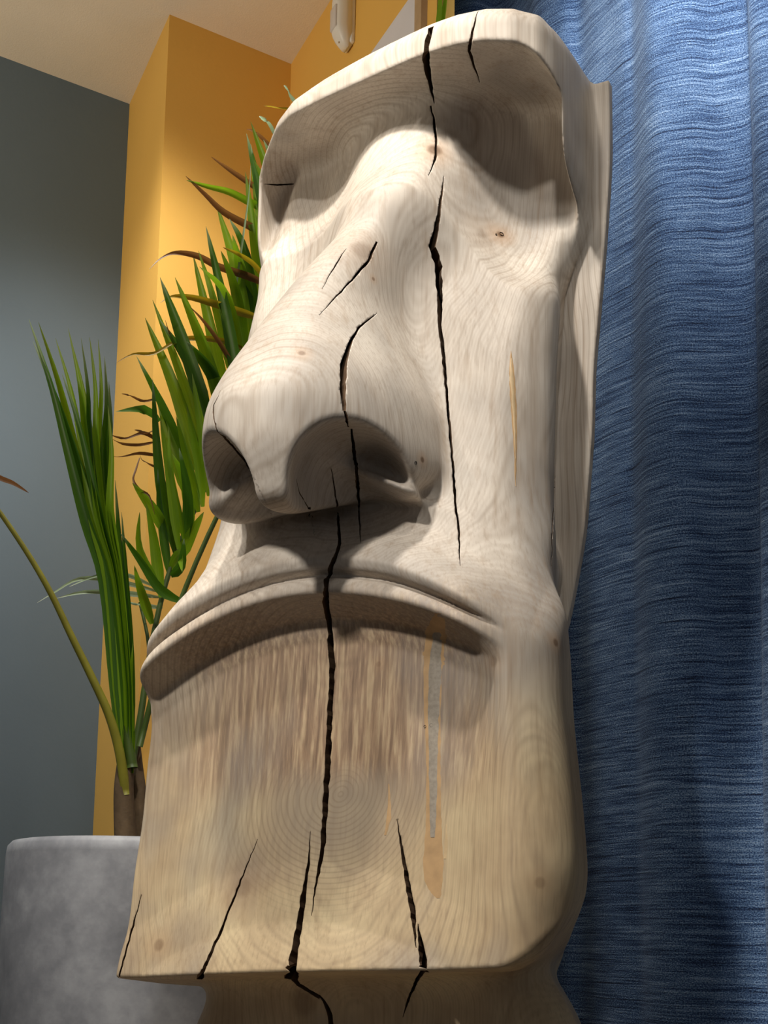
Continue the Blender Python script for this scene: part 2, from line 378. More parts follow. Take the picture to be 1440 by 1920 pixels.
def adopt(o): o.parent = palm; o.matrix_parent_inverse = palm.matrix_world.inverted(); return o
def pts3(uvs, Y0, Y1):
    n = len(uvs); return [atY(u, v, Y0 + (Y1 - Y0) * i / (n - 1)) for i, (u, v) in enumerate(uvs)]
def path(P, n=5):
    out = []
    for i in range(len(P) - 1):
        a = P[max(i - 1, 0)]; b = P[i]; c = P[i + 1]; d = P[min(i + 2, len(P) - 1)]
        for k in range(n):
            t = k / n; out.append(.5 * ((2 * b) + (c - a) * t + (2 * a - 5 * b + 4 * c - d) * t * t + (3 * b - a - 3 * c + d) * t ** 3))
    return out + [P[-1]]
rng = random.Random(7)
def blade(uvs, w_, mat, Y0=2.85, Y1=2.78, twist=None, name='leaflet', fold=.35):
    """a leaf blade through the given points, base first: tapered, folded along its midrib"""
    P = path(pts3(uvs, Y0, Y1), 4 if len(uvs) > 2 else 7); n = len(P); V = []; UV = []; F = []
    tw = rng.uniform(-.5, .5) if twist is None else twist
    L = sum((b - a).length for a, b in zip(P, P[1:])); s = 0
    for i, p in enumerate(P):
        t = (P[min(i + 1, n - 1)] - P[max(i - 1, 0)]).normalized()
        if i: s += (P[i] - P[i - 1]).length
        q = s / L; view = Vector((.2 + math.sin(tw + q * .6), 1, .2)).normalized()
        side = t.cross(view).normalized(); nrm = side.cross(t).normalized()
        hw = w_ / 2 * min(1, .35 + q * 3.2) * (1 - q ** 2.6) ** .8 + .0004
        for k_, (sx, hz) in enumerate(((-1, 0), (-.5, fold * .6), (0, fold), (.5, fold * .6), (1, 0))):
            V.append(p + side * hw * sx + nrm * hw * hz); UV.append((k_ / 4, q))
    for i in range(n - 1):
        for k_ in range(4): F.append((i * 5 + k_, i * 5 + k_ + 1, i * 5 + 5 + k_ + 1, i * 5 + 5 + k_))
    return adopt(mesh_obj(name, V, F, mat, None, True, UV))
def tube(uvs, w0, w1, mat, Y0, Y1, name='stem'):
    P = path(pts3(uvs, Y0, Y1), 5); n = len(P); V = []; F = []
    for i, p in enumerate(P):
        t = (P[min(i + 1, n - 1)] - P[max(i - 1, 0)]).normalized(); a = t.cross(Vector((0, 1, 0))).normalized(); b = t.cross(a).normalized()
        r = (w0 + (w1 - w0) * i / (n - 1)) / 2
        for j in range(8):
            g = 2 * math.pi * j / 8; V.append(p + a * r * math.cos(g) + b * r * math.sin(g))
    for i in range(n - 1):
        for j in range(8): F.append((i * 8 + j, i * 8 + (j + 1) % 8, i * 8 + 8 + (j + 1) % 8, i * 8 + 8 + j))
    F.append(tuple(range(8))); F.append(tuple((n - 1) * 8 + j for j in range(8))[::-1])
    return adopt(mesh_obj(name, V, F, mat))
PXM = 1 / 830.0                                    # one pixel at the depth of the palm, in metres
tube([(238, 1600), (234, 1540), (232, 1480), (236, 1430)], 46 * PXM, 34 * PXM, M['trunk'], 2.80, 2.80, 'trunk')
tube([(262, 1600), (262, 1500), (258, 1440), (256, 1400)], 34 * PXM, 16 * PXM, M['trunk'], 2.84, 2.84, 'trunk')
# arching stem on the left, the folded spear, and the stems that carry the big frond
tube([(236, 1490), (224, 1410), (204, 1340), (172, 1270), (135, 1195), (95, 1112), (50, 1035), (-10, 948), (-60, 890)], 20 * PXM, 7 * PXM, M['stem_yellow'], 2.79, 2.66)
tube([(240, 1480), (250, 1420), (264, 1340), (275, 1265), (290, 1180), (312, 1090), (345, 1000), (385, 915), (430, 800), (480, 660), (525, 520), (560, 390)], 15 * PXM, 5 * PXM, M['stem'], 2.80, 2.95)
tube([(300, 1330), (286, 1270), (276, 1190), (262, 1130)], 10 * PXM, 6 * PXM, M['stem'], 2.86, 2.9)
tube([(248, 1440), (240, 1380), (236, 1300), (232, 1200)], 22 * PXM, 14 * PXM, M['stem'], 2.79, 2.79)
for tip, mid, w_, m_ in [((54, 598), (128, 850), 15, 'leaf_dark'), ((72, 604), (140, 840), 15, 'leaf'), ((62, 640), (150, 880), 13, 'leaf_dark'), ((104, 634), (152, 830), 15, 'leaf'), ((128, 616), (160, 820), 15, 'leaf'), ((116, 700), (172, 900), 14, 'leaf_dark'),
                       ((152, 634), (168, 830), 16, 'leaf_dark'), ((168, 632), (180, 830), 14, 'leaf'), ((184, 636), (186, 830), 17, 'leaf'), ((196, 668), (194, 850), 17, 'leaf_dark'), ((204, 716), (200, 880), 17, 'leaf_dark'), ((140, 660), (176, 870), 14, 'leaf'), ((202, 760), (206, 930), 15, 'leaf')]:
    x0 = 222 + (mid[0] - 165) * .22
    blade([(x0 + 14, 1450), (x0 + 4, 1290), (x0 - 14 + (mid[0] - 165) * .10, 1090), ((mid[0] + x0 - 30) / 2 + 4, 975), mid, ((mid[0] + tip[0]) / 2 + 5, (mid[1] + tip[1]) / 2), tip], w_ * 1.9 * PXM, M[m_], 2.79, 2.70 + rng.uniform(-.02, .02), rng.uniform(-.3, .3))
for uvs, w_, m_ in [([(244, 1450), (240, 1250), (226, 1050), (216, 900)], 26, 'leaf_dark'), ([(246, 1400), (244, 1230), (236, 1080), (228, 960)], 20, 'leaf_dark'), ([(250, 1430), (246, 1330), (246, 1260), (250, 1200)], 12, 'leaf'),
                    ([(345, 1130), (300, 1105), (262, 1050), (226, 1000)], 20, 'leaf_dark')]:
    blade(uvs, w_ * PXM, M[m_], 2.79, 2.76, 0)
# upright green leaflets of the big frond, base -> tip
G = [((372, 935), (318, 790), (256, 668)), ((380, 905), (330, 735), (272, 596)), ((395, 880), (345, 720), (286, 562)), ((410, 850), (362, 700), (300, 600)), ((425, 800), (385, 660), (328, 520)),
     ((430, 790), (400, 640), (362, 478)), ((450, 745), (424, 590), (386, 424)), ((452, 700), (428, 560), (374, 500)), ((470, 690), (446, 520), (406, 384)), ((480, 640), (462, 480), (430, 410)), ((500, 620), (480, 470), (460, 322)),
     ((500, 560), (486, 420), (470, 290)), ((520, 560), (500, 420), (462, 250)), ((530, 520), (520, 400), (476, 300)), ((540, 500), (520, 380), (470, 228)), ((545, 470), (530, 350), (494, 262)), ((560, 440), (540, 330), (500, 290)), ((440, 720), (400, 560), (372, 470)),
     ((395, 800), (350, 660), (300, 520)), ((460, 650), (440, 540), (414, 470)), ((505, 540), (490, 460), (478, 400)), ((420, 760), (396, 700), (350, 640)), ((350, 930), (330, 860), (296, 760)), ((470, 600), (450, 500), (436, 440)), ((520, 480), (505, 380), (486, 330))]
for i, g in enumerate(G):
    blade(list(g), rng.uniform(24, 33) * PXM, M['leaf' if i % 3 else 'leaf_dark'], 2.90 + rng.uniform(-.03, .03), 2.82 + rng.uniform(-.05, .05))
# leaflets on the far side of the same stem, behind the head
for g in [((400, 880), (450, 800), (500, 740)), ((425, 815), (490, 720), (540, 650)), ((450, 750), (520, 640), (570, 560)), ((470, 690), (540, 570), (590, 480)), ((495, 610), (560, 490), (600, 400)), ((520, 530), (580, 420), (620, 330)), ((540, 470), (590, 360), (620, 270)), ((555, 410), (595, 310), (612, 230))]:
    blade(list(g), rng.uniform(22, 30) * PXM, M['leaf' if g[0][0] % 2 else 'leaf_dark'], 2.88, 2.90)
# lower leaflets round the stem
for i, g in enumerate([((330, 1040), (300, 900), (286, 710)), ((335, 1030), (318, 900), (300, 780)), ((300, 1110), (262, 1030), (262, 960)), ((302, 1120), (288, 1010), (274, 945)), ((318, 1080), (300, 960), (296, 880)), ((345, 1010), (322, 900), (316, 800)), ((360, 985), (345, 900), (322, 850)),
                       ((372, 960), (355, 880), (330, 780)), ((350, 1010), (352, 930), (336, 840)), ((285, 1170), (262, 1100), (252, 1060)), ((380, 950), (372, 870), (350, 760)), ((335, 1050), (360, 1000), (382, 960)), ((320, 1080), (340, 1060), (345, 1010)), ((392, 930), (385, 850), (360, 700)), ((318, 1070), (335, 1040), (342, 1072)), ((310, 1000), (290, 960), (248, 905)), ((300, 790), (270, 768), (216, 772))]):
    blade(list(g), rng.uniform(18, 28) * PXM, M['leaf' if i % 4 else 'leaf_dark'], 2.86 + rng.uniform(-.02, .02), 2.80 + rng.uniform(-.04, .04))
# turning and dry tips that droop to the left
for uvs, w_, m_ in [([(520, 545), (470, 520), (410, 500), (370, 480), (330, 474), (302, 484), (280, 505)], 13, 'leaf_brown'), ([(500, 600), (450, 585), (410, 572), (360, 558), (322, 556), (300, 568)], 14, 'leaf_yellow'),
                    ([(470, 660), (420, 640), (370, 634), (330, 640), (290, 662), (250, 664), (218, 680)], 10, 'leaf_yellow'), ([(520, 450), (470, 425), (420, 398), (385, 365), (348, 330)], 13, 'leaf_brown'),
                    ([(510, 400), (470, 380), (430, 360), (390, 350), (350, 338)], 13, 'leaf'), ([(510, 370), (470, 345), (430, 318), (396, 294)], 10, 'leaf_brown'), ([(510, 545), (480, 500), (450, 478), (418, 464)], 10, 'leaf_yellow'),
                    ([(520, 290), (495, 262), (476, 246), (462, 242)], 7, 'leaf_brown'), ([(520, 262), (505, 232), (492, 222), (486, 218)], 7, 'leaf_pale'), ([(560, 200), (545, 180), (538, 166), (532, 160)], 7, 'leaf_pale'), ([(560, 205), (530, 203), (510, 200), (494, 198)], 6, 'leaf_yellow'),
                    ([(480, 400), (486, 340), (476, 300), (470, 270)], 6, 'leaf_pale'), ([(440, 560), (452, 470), (466, 370), (470, 310)], 5, 'leaf_pale'),
                    ([(300, 830), (270, 812), (235, 822), (206, 815)], 7, 'leaf_brown'), ([(292, 828), (262, 834), (230, 832), (208, 822)], 6, 'leaf_brown'), ([(300, 855), (262, 850), (230, 856), (206, 856)], 6, 'leaf_brown'),
                    ([(292, 805), (275, 812), (262, 808), (252, 806)], 5, 'leaf_brown'), ([(300, 880), (280, 870), (266, 862), (262, 852)], 4, 'leaf_brown'), ([(262, 858), (255, 880), (250, 900), (262, 918), (280, 930), (290, 965)], 5, 'leaf_brown'), ([(300, 745), (270, 752), (245, 742), (228, 738)], 5, 'leaf_brown'),
                    ([(350, 690), (335, 650), (318, 625), (310, 600)], 6, 'leaf_brown'), ([(440, 690), (410, 640), (380, 600), (356, 575)], 9, 'leaf_brown'), ([(-25, 880), (0, 896), (25, 906), (54, 924)], 9, 'leaf_brown'),
                    ([(300, 1110), (220, 1090), (150, 1085), (100, 1112), (70, 1130)], 8, 'leaf_pale'), ([(300, 1120), (230, 1112), (160, 1110), (105, 1122)], 9, 'leaf_pale'), ([(290, 1100), (230, 1076), (180, 1080), (130, 1100)], 7, 'leaf_pale'), ([(305, 1140), (270, 1135), (250, 1132), (235, 1128)], 7, 'leaf_pale')]:
    blade(uvs, w_ * 1.15 * PXM, M[m_], 2.88, 2.80, .2, fold=.5)
# a second stem that rises behind the head, its top leaflets showing above the brow
tube([(262, 1400), (330, 1150), (440, 900), (600, 600), (740, 320), (815, 90)], 12 * PXM, 5 * PXM, M['stem'], 2.80, 2.73)
for uvs in ([(800, 160), (815, 100), (824, 20), (828, -70)], [(812, 120), (822, 80), (832, 20), (840, -40)]):
    blade(uvs, 15 * PXM, M['leaf'], 2.73, 2.71, .2)

# ------------------------------------------------------------------ carved head as an implicit surface
def ss(a, b, x):
    t = np.clip((x - a) / (b - a), 0, 1); return t * t * (3 - 2 * t)
def smax(a, b, k):
    h = np.clip(.5 + .5 * (a - b) / k, 0, 1); return b + (a - b) * h + k * h * (1 - h)
def smin(a, b, k): return -smax(-a, -b, k)
def tab(pts, sig):
    pts = np.array(pts, float); xs = np.linspace(pts[0, 0] - .1, pts[-1, 0] + .1, 3000)
    ys = np.interp(xs, pts[:, 0], pts[:, 1]); s = max(sig / (xs[1] - xs[0]), .5); n = int(s * 3) + 1
    k = np.exp(-.5 * (np.arange(-n, n + 1) / s) ** 2); k /= k.sum()
    ys = np.convolve(np.pad(ys, n, mode='edge'), k, 'valid')
    return lambda z: np.interp(z, xs, ys)
T_lip = tab([(-.72,-.012),(-.63,0),(-.55,.032),(-.45,.052),(-.2,.070),(-.07,.078),(-.03,.066),(-.008,.024),(0,.002),(.010,.002),(.028,.010),(.032,.026),(.037,.028),(.041,.006),(.060,.0),(.09,.016),(.13,.05),(.17,.075),(.25,.10),(.4,.125),(.6,.152),(.70,.178),(.77,.19),(.84,.235),(.92,.268),(1.0,.285),(1.1,.29)], .0032)
T_plain = tab([(-.72,-.012),(-.63,0),(-.4,.02),(-.2,.03),(0,.03),(.06,.03),(.13,.06),(.17,.08),(.25,.10),(.4,.125),(.6,.152),(.70,.178),(.77,.19),(.84,.235),(.92,.268),(1.0,.285),(1.1,.29)], .02)
T_w = tab([(.4,.39),(.6,.395),(.7,.412),(.8,.405),(.95,.39),(1.05,.386),(1.13,.38),(1.2,.357),(1.27,.345),(1.4,.347),(1.6,.345),(1.8,.352),(1.95,.364),(2.3,.36)], .02)
T_left = tab([(.4,.03),(.54,.028),(.6,.015),(.7,-.004),(.8,-.003),(.9,.006),(1.05,.012),(1.2,0)], .022)
T_cx = tab([(.4,0),(1.3,-.005),(1.6,.01),(1.85,.02),(2.1,.01),(2.3,.01)], .05)
T_r = tab([(.4,.10),(1.05,.10),(1.25,.12),(1.6,.10),(1.8,.07),(1.95,.03),(2.3,.03)], .05)
T_fl = tab([(1.1,.30),(1.2,.325),(1.33,.35),(1.53,.367),(1.64,.369),(1.74,.379),(1.89,.393),(2.05,.405),(2.3,.404)], .03)
T_nw = tab([(0,.42),(.1,.38),(.3,.42),(.46,.368),(.52,.33),(.57,.29),(.65,.28)], .03)
T_ny = tab([(0,.02),(.2,.10),(.45,.15),(.6,.14)], .03)
T_ridge = tab([(1.25,-.17),(1.36,-.205),(1.45,-.21),(1.53,-.165),(1.65,-.085),(1.75,-.02),(1.85,.055),(1.95,.12),(2.05,.175),(2.15,.21),(2.2,.22)], .02)
T_nose_w = tab([(1.25,.205),(1.40,.215),(1.5,.20),(1.6,.155),(1.7,.115),(1.8,.10),(1.9,.10),(2.0,.11),(2.2,.12)], .02)
T_hood = tab([(-.42,.60),(-.37,.45),(-.355,.33),(-.325,.26),(-.29,.222),(-.225,.165),(-.176,.139),(-.10,.125),(.07,.104),(.14,.095),(.194,.092),(.25,.097),(.297,.112),(.337,.141),(.353,.181),(.362,.23),(.371,.311),(.374,.345),(.376,.6)], .004)
T_hback = tab([(1.66,.40),(1.78,.36),(1.86,.24),(1.92,.13),(1.96,.05),(1.99,.01),(2.0,.005),(2.05,0),(2.3,0)], .02)
YB = .50
def sect(x, y, w_, yf, r):
    ym = (yf + YB) / 2; hy = (YB - yf) / 2
    qx = np.abs(x) - w_ + r; qy = np.abs(y - ym) - hy + r
    return np.sqrt(np.maximum(qx, 0) ** 2 + np.maximum(qy, 0) ** 2) + np.minimum(np.maximum(qx, qy), 0) - r
def ell(x, y, z, c, r):
    X = (x - c[0]) / r[0]; Y = (y - c[1]) / r[1]; Z = (z - c[2]) / r[2]
    l = np.sqrt(X * X + Y * Y + Z * Z)
    return (l - 1) * min(r)
def head_sdf(x, y, z):
    cx = T_cx(z); xc = x - cx
    dz = z - (1.17 - np.where(x > 0, .86, 1.0) * np.minimum((x + .05) ** 2, .16) * (1 - ss(1.4, 1.75, z))); dz = dz * (1 + .35 * ss(.1, .3, x) * (dz > 0))
    fw = ss(0, -.35, dz)
    side = np.where(x > 0, 1 - ss(.245 - .06 * fw, .325 + .04 * fw, x), 1 - ss(.37, .43, -x))
    yf = T_plain(dz) + (T_lip(dz) - T_plain(dz)) * side
    yf = yf + .05 * ss(.26, .40, np.abs(xc)) * ss(1.25, 1.4, z)
    ax = np.abs(x - .03)
    # eye hollows, deepest beside the bridge of the nose
    yf = yf - (.075 * np.exp(-((x - .04) / .13) ** 2) - .02 * np.exp(-((ax - .24) / .08) ** 2)) * ss(1.75, 1.95, z)
    wv = T_w(z) + T_left(z) * (x < 0) - .05 * ss(.20, .32, y) * ss(1.2, 1.35, z) * (1 - .8 * ss(1.78, 1.95, z)) - .7 * np.maximum(0, y - .335) * ss(1.15, 1.3, z) - .45 * np.maximum(0, y - .17) * (1 - ss(1.15, 1.3, z))
    r = np.where(x < 0, .035 + .08 * ss(1.0, 1.3, z), T_r(z))
    f = sect(xc, y, wv, yf, r)
    # hood over the eyes: a block with the arched opening cut out of it
    hx = T_hood(x); e = 1.5e-3; sl = (T_hood(x + e) - T_hood(x - e)) / (2 * e)
    hood = (hx + T_hback(z) - y) / np.sqrt(1 + sl * sl)
    hood = np.maximum(np.maximum(hood, 1.66 - z), y - .35)
    lim = np.where(x > 0, x - .354, -x - .312) + .0
    qx = lim + .055; qz = z - (2.186 - .30 * np.maximum(x - .03, 0) ** 2) + .055
    arch = np.sqrt(np.maximum(qx, 0) ** 2 + np.maximum(qz, 0) ** 2) + np.minimum(np.maximum(qx, qz), 0) - .055
    hood = smax(hood, -smax(arch, y - .36, .01), .008)
    f = smin(f, hood, .035)
    # top of the head
    f = smax(f, z - (2.262 - .3 * (x - .1) ** 2), .05)
    # flange at the back of the head
    fl = np.maximum(np.maximum(np.where(x > 0, x - T_fl(z), -x - .31) + .7 * np.maximum(0, y - .365), .345 - y), np.maximum(y - YB, z - 2.215))
    f = smin(f, smax(fl, 1.12 - z, .05), .012)
    # nose
    xn = x + .025 - .075 * ss(1.62, 2.06, z)
    yr = T_ridge(z); wn = T_nose_w(z); B = .30
    e = ((np.abs(xn) / wn) ** 2.4 + (np.clip(B - y, 0, 9) / (B - yr)) ** 2.4) ** (1 / 2.4)
    nose = (e - 1) * wn * .9
    zb = 1.25 + .42 * (y + .15)
    nose = smax(nose, (zb - z) * .94, .05)
    for cn, rn in (((-.106, -.115, 1.300), (.092, .135, .105)), ((.098, -.065, 1.305), (.088, .135, .105))):
        nose = smax(nose, -ell(x, y, z, cn, rn), .014)
    nose = np.maximum(np.maximum(nose, z - 2.16), y - .4)
    f = smin(f, nose, .022 + .06 * ss(1.5, 1.95, z))
    # the curled rims at the foot of the nostrils
    lobe = ell(x, y, z + .45 * (x - .10), (.095, .035, 1.352), (.062, .05, .012)); f = smin(f, lobe, .022)
    lobe = ell(x, y, z - .45 * (x + .135), (-.135, -.01, 1.352), (.050, .055, .018)); f = smin(f, lobe, .022)
    # underside of the jaw, then the neck
    zb = .54 + .05 * x + 9 * np.maximum(0, x - .31) ** 2 + .35 * np.maximum(0, y - .08) * ss(.22, .38, x) - .10 * np.clip(y, 0, .3)
    f = smax(f, (zb - z) * .95, .006 + .012 * ss(.30, .38, x))
    neck = sect(x, y, T_nw(z) - .3 * np.maximum(0, y - .25), T_ny(z), .12)
    neck = np.maximum(neck, z - .62)
    f = smin(f, neck, .05)
    f = np.maximum(f, -z)
    return f

def surface_net(fn, lo, hi, h, B=4):
    lo = np.array(lo, float); n = np.ceil((np.array(hi) - lo) / (h * B)).astype(int)
    I = np.stack(np.meshgrid(*[np.arange(k) for k in n], indexing='ij'), -1).reshape(-1, 3)
    cen = lo + (I + .5) * h * B
    fc = np.concatenate([fn(*cen[i:i + 200000].T) for i in range(0, len(cen), 200000)])
    I = I[np.abs(fc) < h * B * 2.6]
    o = np.stack(np.meshgrid(*[np.arange(B + 1)] * 3, indexing='ij'), -1)
    NX, NY, NZ = n * B + 2
    vk, vp, quads = [], [], []
    E = [(a, b, c) for a in (0, 1) for b in (0, 1) for c in (0, 1)]
    for s in range(0, len(I), 3000):
        blk = I[s:s + 3000] * B
        g = blk[:, None, None, None, :] + o
        p = lo + g * h
        f = fn(p[..., 0].ravel(), p[..., 1].ravel(), p[..., 2].ravel()).reshape(p.shape[:-1])
        neg = f < 0
        cnt = sum(neg[:, a:a + B, b:b + B, c:c + B].astype(np.int8) for a, b, c in E)
        m = (cnt > 0) & (cnt < 8)
        w = np.nonzero(m)
        gi = g[:, :B, :B, :B][w]
        vals = {e: f[:, e[0]:e[0] + B, e[1]:e[1] + B, e[2]:e[2] + B][w] for e in E}
        acc = np.zeros((len(gi), 3)); num = np.zeros(len(gi))
        for a in E:
            for ax in range(3):
                if a[ax]: continue
                b = list(a); b[ax] = 1; b = tuple(b)
                fa, fb = vals[a], vals[b]; cr = (fa < 0) != (fb < 0)
                t = np.where(cr, fa / np.where(cr, fa - fb, 1), 0)
                pt = np.array(a, float)[None] + np.zeros((len(gi), 3)); pt[:, ax] += t
                acc += pt * cr[:, None]; num += cr
        vk.append((gi[:, 0].astype(np.int64) * NY + gi[:, 1]) * NZ + gi[:, 2]); vp.append(lo + (gi + acc / num[:, None]) * h)
        for ax in range(3):
            sl0 = neg[:, :B, :B, :B]; sh = [slice(0, B)] * 3; sh[ax] = slice(1, B + 1)
            sl1 = neg[(slice(None),) + tuple(sh)]
            w = np.nonzero(sl0 != sl1); gi = g[:, :B, :B, :B][w].astype(np.int64); flip = sl0[w]
            u_, v_ = [(1, 2), (2, 0), (0, 1)][ax]
            q = []
            for du, dv in ((0, 0), (-1, 0), (-1, -1), (0, -1)):
                k = gi.copy(); k[:, u_] += du; k[:, v_] += dv
                q.append((k[:, 0] * NY + k[:, 1]) * NZ + k[:, 2])
            q = np.stack(q, 1); q[~flip] = q[~flip][:, ::-1]
            quads.append(q)
    vk = np.concatenate(vk); vp = np.concatenate(vp); quads = np.concatenate(quads)
    od = np.argsort(vk); vk = vk[od]; vp = vp[od]
    qi = np.searchsorted(vk, quads); qi = np.minimum(qi, len(vk) - 1)
    ok = (vk[qi] == quads).all(1)
    for _ in range(2):                                  # pull the vertices onto the surface
        e = .0008; f0 = fn(*vp.T); G = np.stack([fn(*(vp + e * np.eye(3)[a]).T) - f0 for a in range(3)], 1) / e
        st = -f0[:, None] * G / np.maximum((G * G).sum(1), .2)[:, None]
        vp = vp + np.clip(st, -h * .6, h * .6)
    return vp, qi[ok]
def np_mesh(name, V, Q, smooth=True):
    me = bpy.data.meshes.new(name); me.vertices.add(len(V)); me.vertices.foreach_set('co', V.astype(np.float32).ravel())
    k = Q.shape[1]
    me.loops.add(Q.size); me.loops.foreach_set('vertex_index', Q.astype(np.int32).ravel())
    me.polygons.add(len(Q)); me.polygons.foreach_set('loop_start', np.arange(0, Q.size, k, dtype=np.int32))
    me.polygons.foreach_set('use_smooth', np.full(len(Q), smooth)); me.update(calc_edges=True); me.validate()
    return me

# ------------------------------------------------------------------ the carved head: mesh, cracks, inlays
STEP = .004
V, Q = surface_net(head_sdf, (-.5, -.24, -.02), (.5, .54, 2.34), STEP)
SM = Matrix.Translation((-.11257, 2, 0)) @ Matrix.Rotation(R(-27), 4, 'Z'); SMI = SM.inverted()
me = np_mesh('carved_head', V, Q)
bvh = BVHTree.FromPolygons([tuple(v) for v in V.tolist()], Q.tolist())
def hit(u, v):
    o = SMI @ CAM; d = (SMI.to_3x3() @ ray(u, v)).normalized()
    p, n, i, dist = bvh.ray_cast(o, d); return (p, n) if p is not None else None
KNOTS = []
for u, v, r_, s_ in ((815, 281, .017, .75), (938, 440, .013, .9), (680, 470, .024, .35), (566, 662, .008, .6), (792, 862, .006, .8), (1042, 1205, .008, .7), (1013, 1655, .010, .35), (905, 440, .02, .3), (455, 1665, .02, .3), (298, 1772, .012, .45), (925, 1240, .010, .3), (710, 1245, .006, .3), (700, 523, .004, .6), (570, 1880, .03, .4)):
    h_ = hit(u, v)
    if h_: KNOTS.append((*h_[0], r_, s_))
PITH = hit(620, 1490)[0]
M['wood'] = wood_material()
M['crack'] = plain('crack_wood', sr(96, 74, 54), .9, .3, 60)
st = bpy.data.objects.new('carved_head', me); C.objects.link(st); me.materials.append(M['wood']); me.materials.append(M['crack'])
CR = [
 [(812,34,7),(806,62,8),(800,88,8),(798,112,9),(803,140,7),(808,165,5),(814,192,1)],
 [(808,200,2),(815,230,3),(817,262,3),(817,290,4),(813,308,2),(804,328,.6)],
 [(832,332,.8),(826,375,4),(820,420,6),(811,462,10),(822,500,10),(824,545,8),(824,600,6),(831,660,5),(838,740,4),(846,830,4),(852,920,4),(860,1000,3),(863,1060,.6)],
 [(706,588,.8),(690,600,2),(672,615,3),(655,645,6),(644,685,9),(642,735,9),(646,770,6),(653,800,2)],
 [(659,805,3),(667,870,6),(672,930,4),(676,1016,.8)],
 [(621,880,.8),(632,950,4),(637,1020,5),(624,1055,7),(613,1090,8),(611,1130,9),(619,1180,9),(623,1250,9),(619,1330,9),(614,1430,9),(610,1520,9),(604,1600,7),(593,1655,4),(584,1715,.8)],
 [(582,1562,.8),(578,1620,4),(568,1690,9),(560,1740,10),(551,1790,13),(546,1836,19)],
 [(546,1832,12),(560,1846,10),(580,1858,6),(598,1869,6)],
 [(600,1868,3),(612,1885,7),(620,1905,8),(622,1935,8)],
 [(745,1540,1),(755,1600,5),(765,1660,8),(774,1710,9),(780,1775,1)],
 [(784,1735,1),(790,1780,9),(796,1822,12)],
 [(794,1820,9),(778,1845,5),(765,1875,4),(756,1905,1)],
 [(482,1576,.8),(452,1650,3),(412,1750,5),(374,1836,7)],
 [(265,1680,.8),(247,1745,3),(224,1830,3)],
 [(896,22,1),(885,60,3),(880,95,4),(889,125,3),(899,153,.8)],
 [(706,455,3),(690,490,4),(660,525,3),(625,562,2),(600,590,.6)],
 [(412,735,.8),(401,760,3),(400,785,3),(406,806,3),(430,830,3),(460,865,4),(485,915,3),(510,965,2),(520,1020,.6)],
 [(556,900,.8),(562,925,2.5),(583,962,3),(590,1005,.8)],
 [(1041,895,1),(1036,980,3),(1034,1060,1)],
 [(396,965,.8),(386,1020,2.5),(376,1080,1.5)],
 [(497,345,.6),(520,347,2.5),(550,345,.8)],
 [(648,468,.6),(630,495,2),(605,540,.6)],
]
rc = random.Random(3)
verts = []; faces = []
def add_crack(P):
    pts = []
    for a, b in zip(P, P[1:]):
        n_ = max(1, int(math.hypot(a[0] - b[0], a[1] - b[1]) / 9))
        for k_ in range(n_):
            t = k_ / n_; pts.append([a[0] + (b[0] - a[0]) * t, a[1] + (b[1] - a[1]) * t, a[2] + (b[2] - a[2]) * t])
    pts.append(list(P[-1])); H3 = []
    for i, (u, v, w_) in enumerate(pts):
        if 0 < i < len(pts) - 1: u += rc.uniform(-1, 1) * 1.0; w_ *= rc.uniform(.85, 1.2)
        h_ = hit(u, v)
        if h_ is None: continue
        d = (SM @ h_[0] - CAM).length; H3.append((h_[0], h_[1], w_ * 1.12 * d / F_PX))
    if len(H3) < 2: return
    n = len(H3)
    base = len(verts); prev = None
    for i, (p, nn, w_) in enumerate(H3):
        na = sum((H3[j][1] for j in range(max(0, i - 2), min(n, i + 3))), Vector()).normalized()
        t = (H3[min(i + 1, n - 1)][0] - H3[max(i - 1, 0)][0]).normalized()
        s = t.cross(na).normalized()
        if prev is not None and s.dot(prev) < 0: s = -s
        prev = s
        dep = min(.045, .008 + w_ * 4.5)
        e = -t * .002 if i == 0 else (t * .002 if i == n - 1 else Vector())
        verts.extend([p + e + na * .007 + s * w_ * .62, p + e - na * dep * .55 + s * w_ * .36, p + e - na * dep + s * .0002, p + e - na * dep - s * .0002, p + e - na * dep * .55 - s * w_ * .36, p + e + na * .007 - s * w_ * .62])
    for i in range(n - 1):
        a = base + i * 6; b = a + 6
        for k_ in range(6):
            q = (k_ + 1) % 6; faces.append((a + k_, a + q, b + q, b + k_))
    faces.append(tuple(base + k_ for k_ in range(6))[::-1]); a = base + (n - 1) * 6; faces.append(tuple(a + k_ for k_ in range(6)))
def cut(crs, name):
    global verts, faces
    verts = []; faces = []
    for c_ in crs: add_crack(c_)
    cm = bpy.data.meshes.new(name); cm.from_pydata([tuple(v) for v in verts], [], faces)
    b_ = bmesh.new(); b_.from_mesh(cm); bmesh.ops.recalc_face_normals(b_, faces=b_.faces); b_.to_mesh(cm); b_.free()
    cm.materials.append(M['crack'])
    co = bpy.data.objects.new(name, cm); C.objects.link(co)
    md = st.modifiers.new('cut', 'BOOLEAN'); md.operation = 'DIFFERENCE'; md.object = co; md.solver = 'MANIFOLD'
    try: md.material_mode = 'TRANSFER'
    except Exception: pass
    dg = bpy.context.evaluated_depsgraph_get(); ev = st.evaluated_get(dg); nm = bpy.data.meshes.new_from_object(ev)
    ok = len(nm.polygons) > 1000
    st.modifiers.remove(md)
    if ok:
        old = st.data; st.data = nm; bpy.data.meshes.remove(old)
    bpy.data.objects.remove(co); bpy.data.meshes.remove(cm)
    return ok
oks = [cut(CR[0::3], 'cutter'), cut(CR[1::3], 'cutter'), cut(CR[2::3], 'cutter')]
print('CUTS', oks, len(st.data.polygons), [m_.name for m_ in st.data.materials])
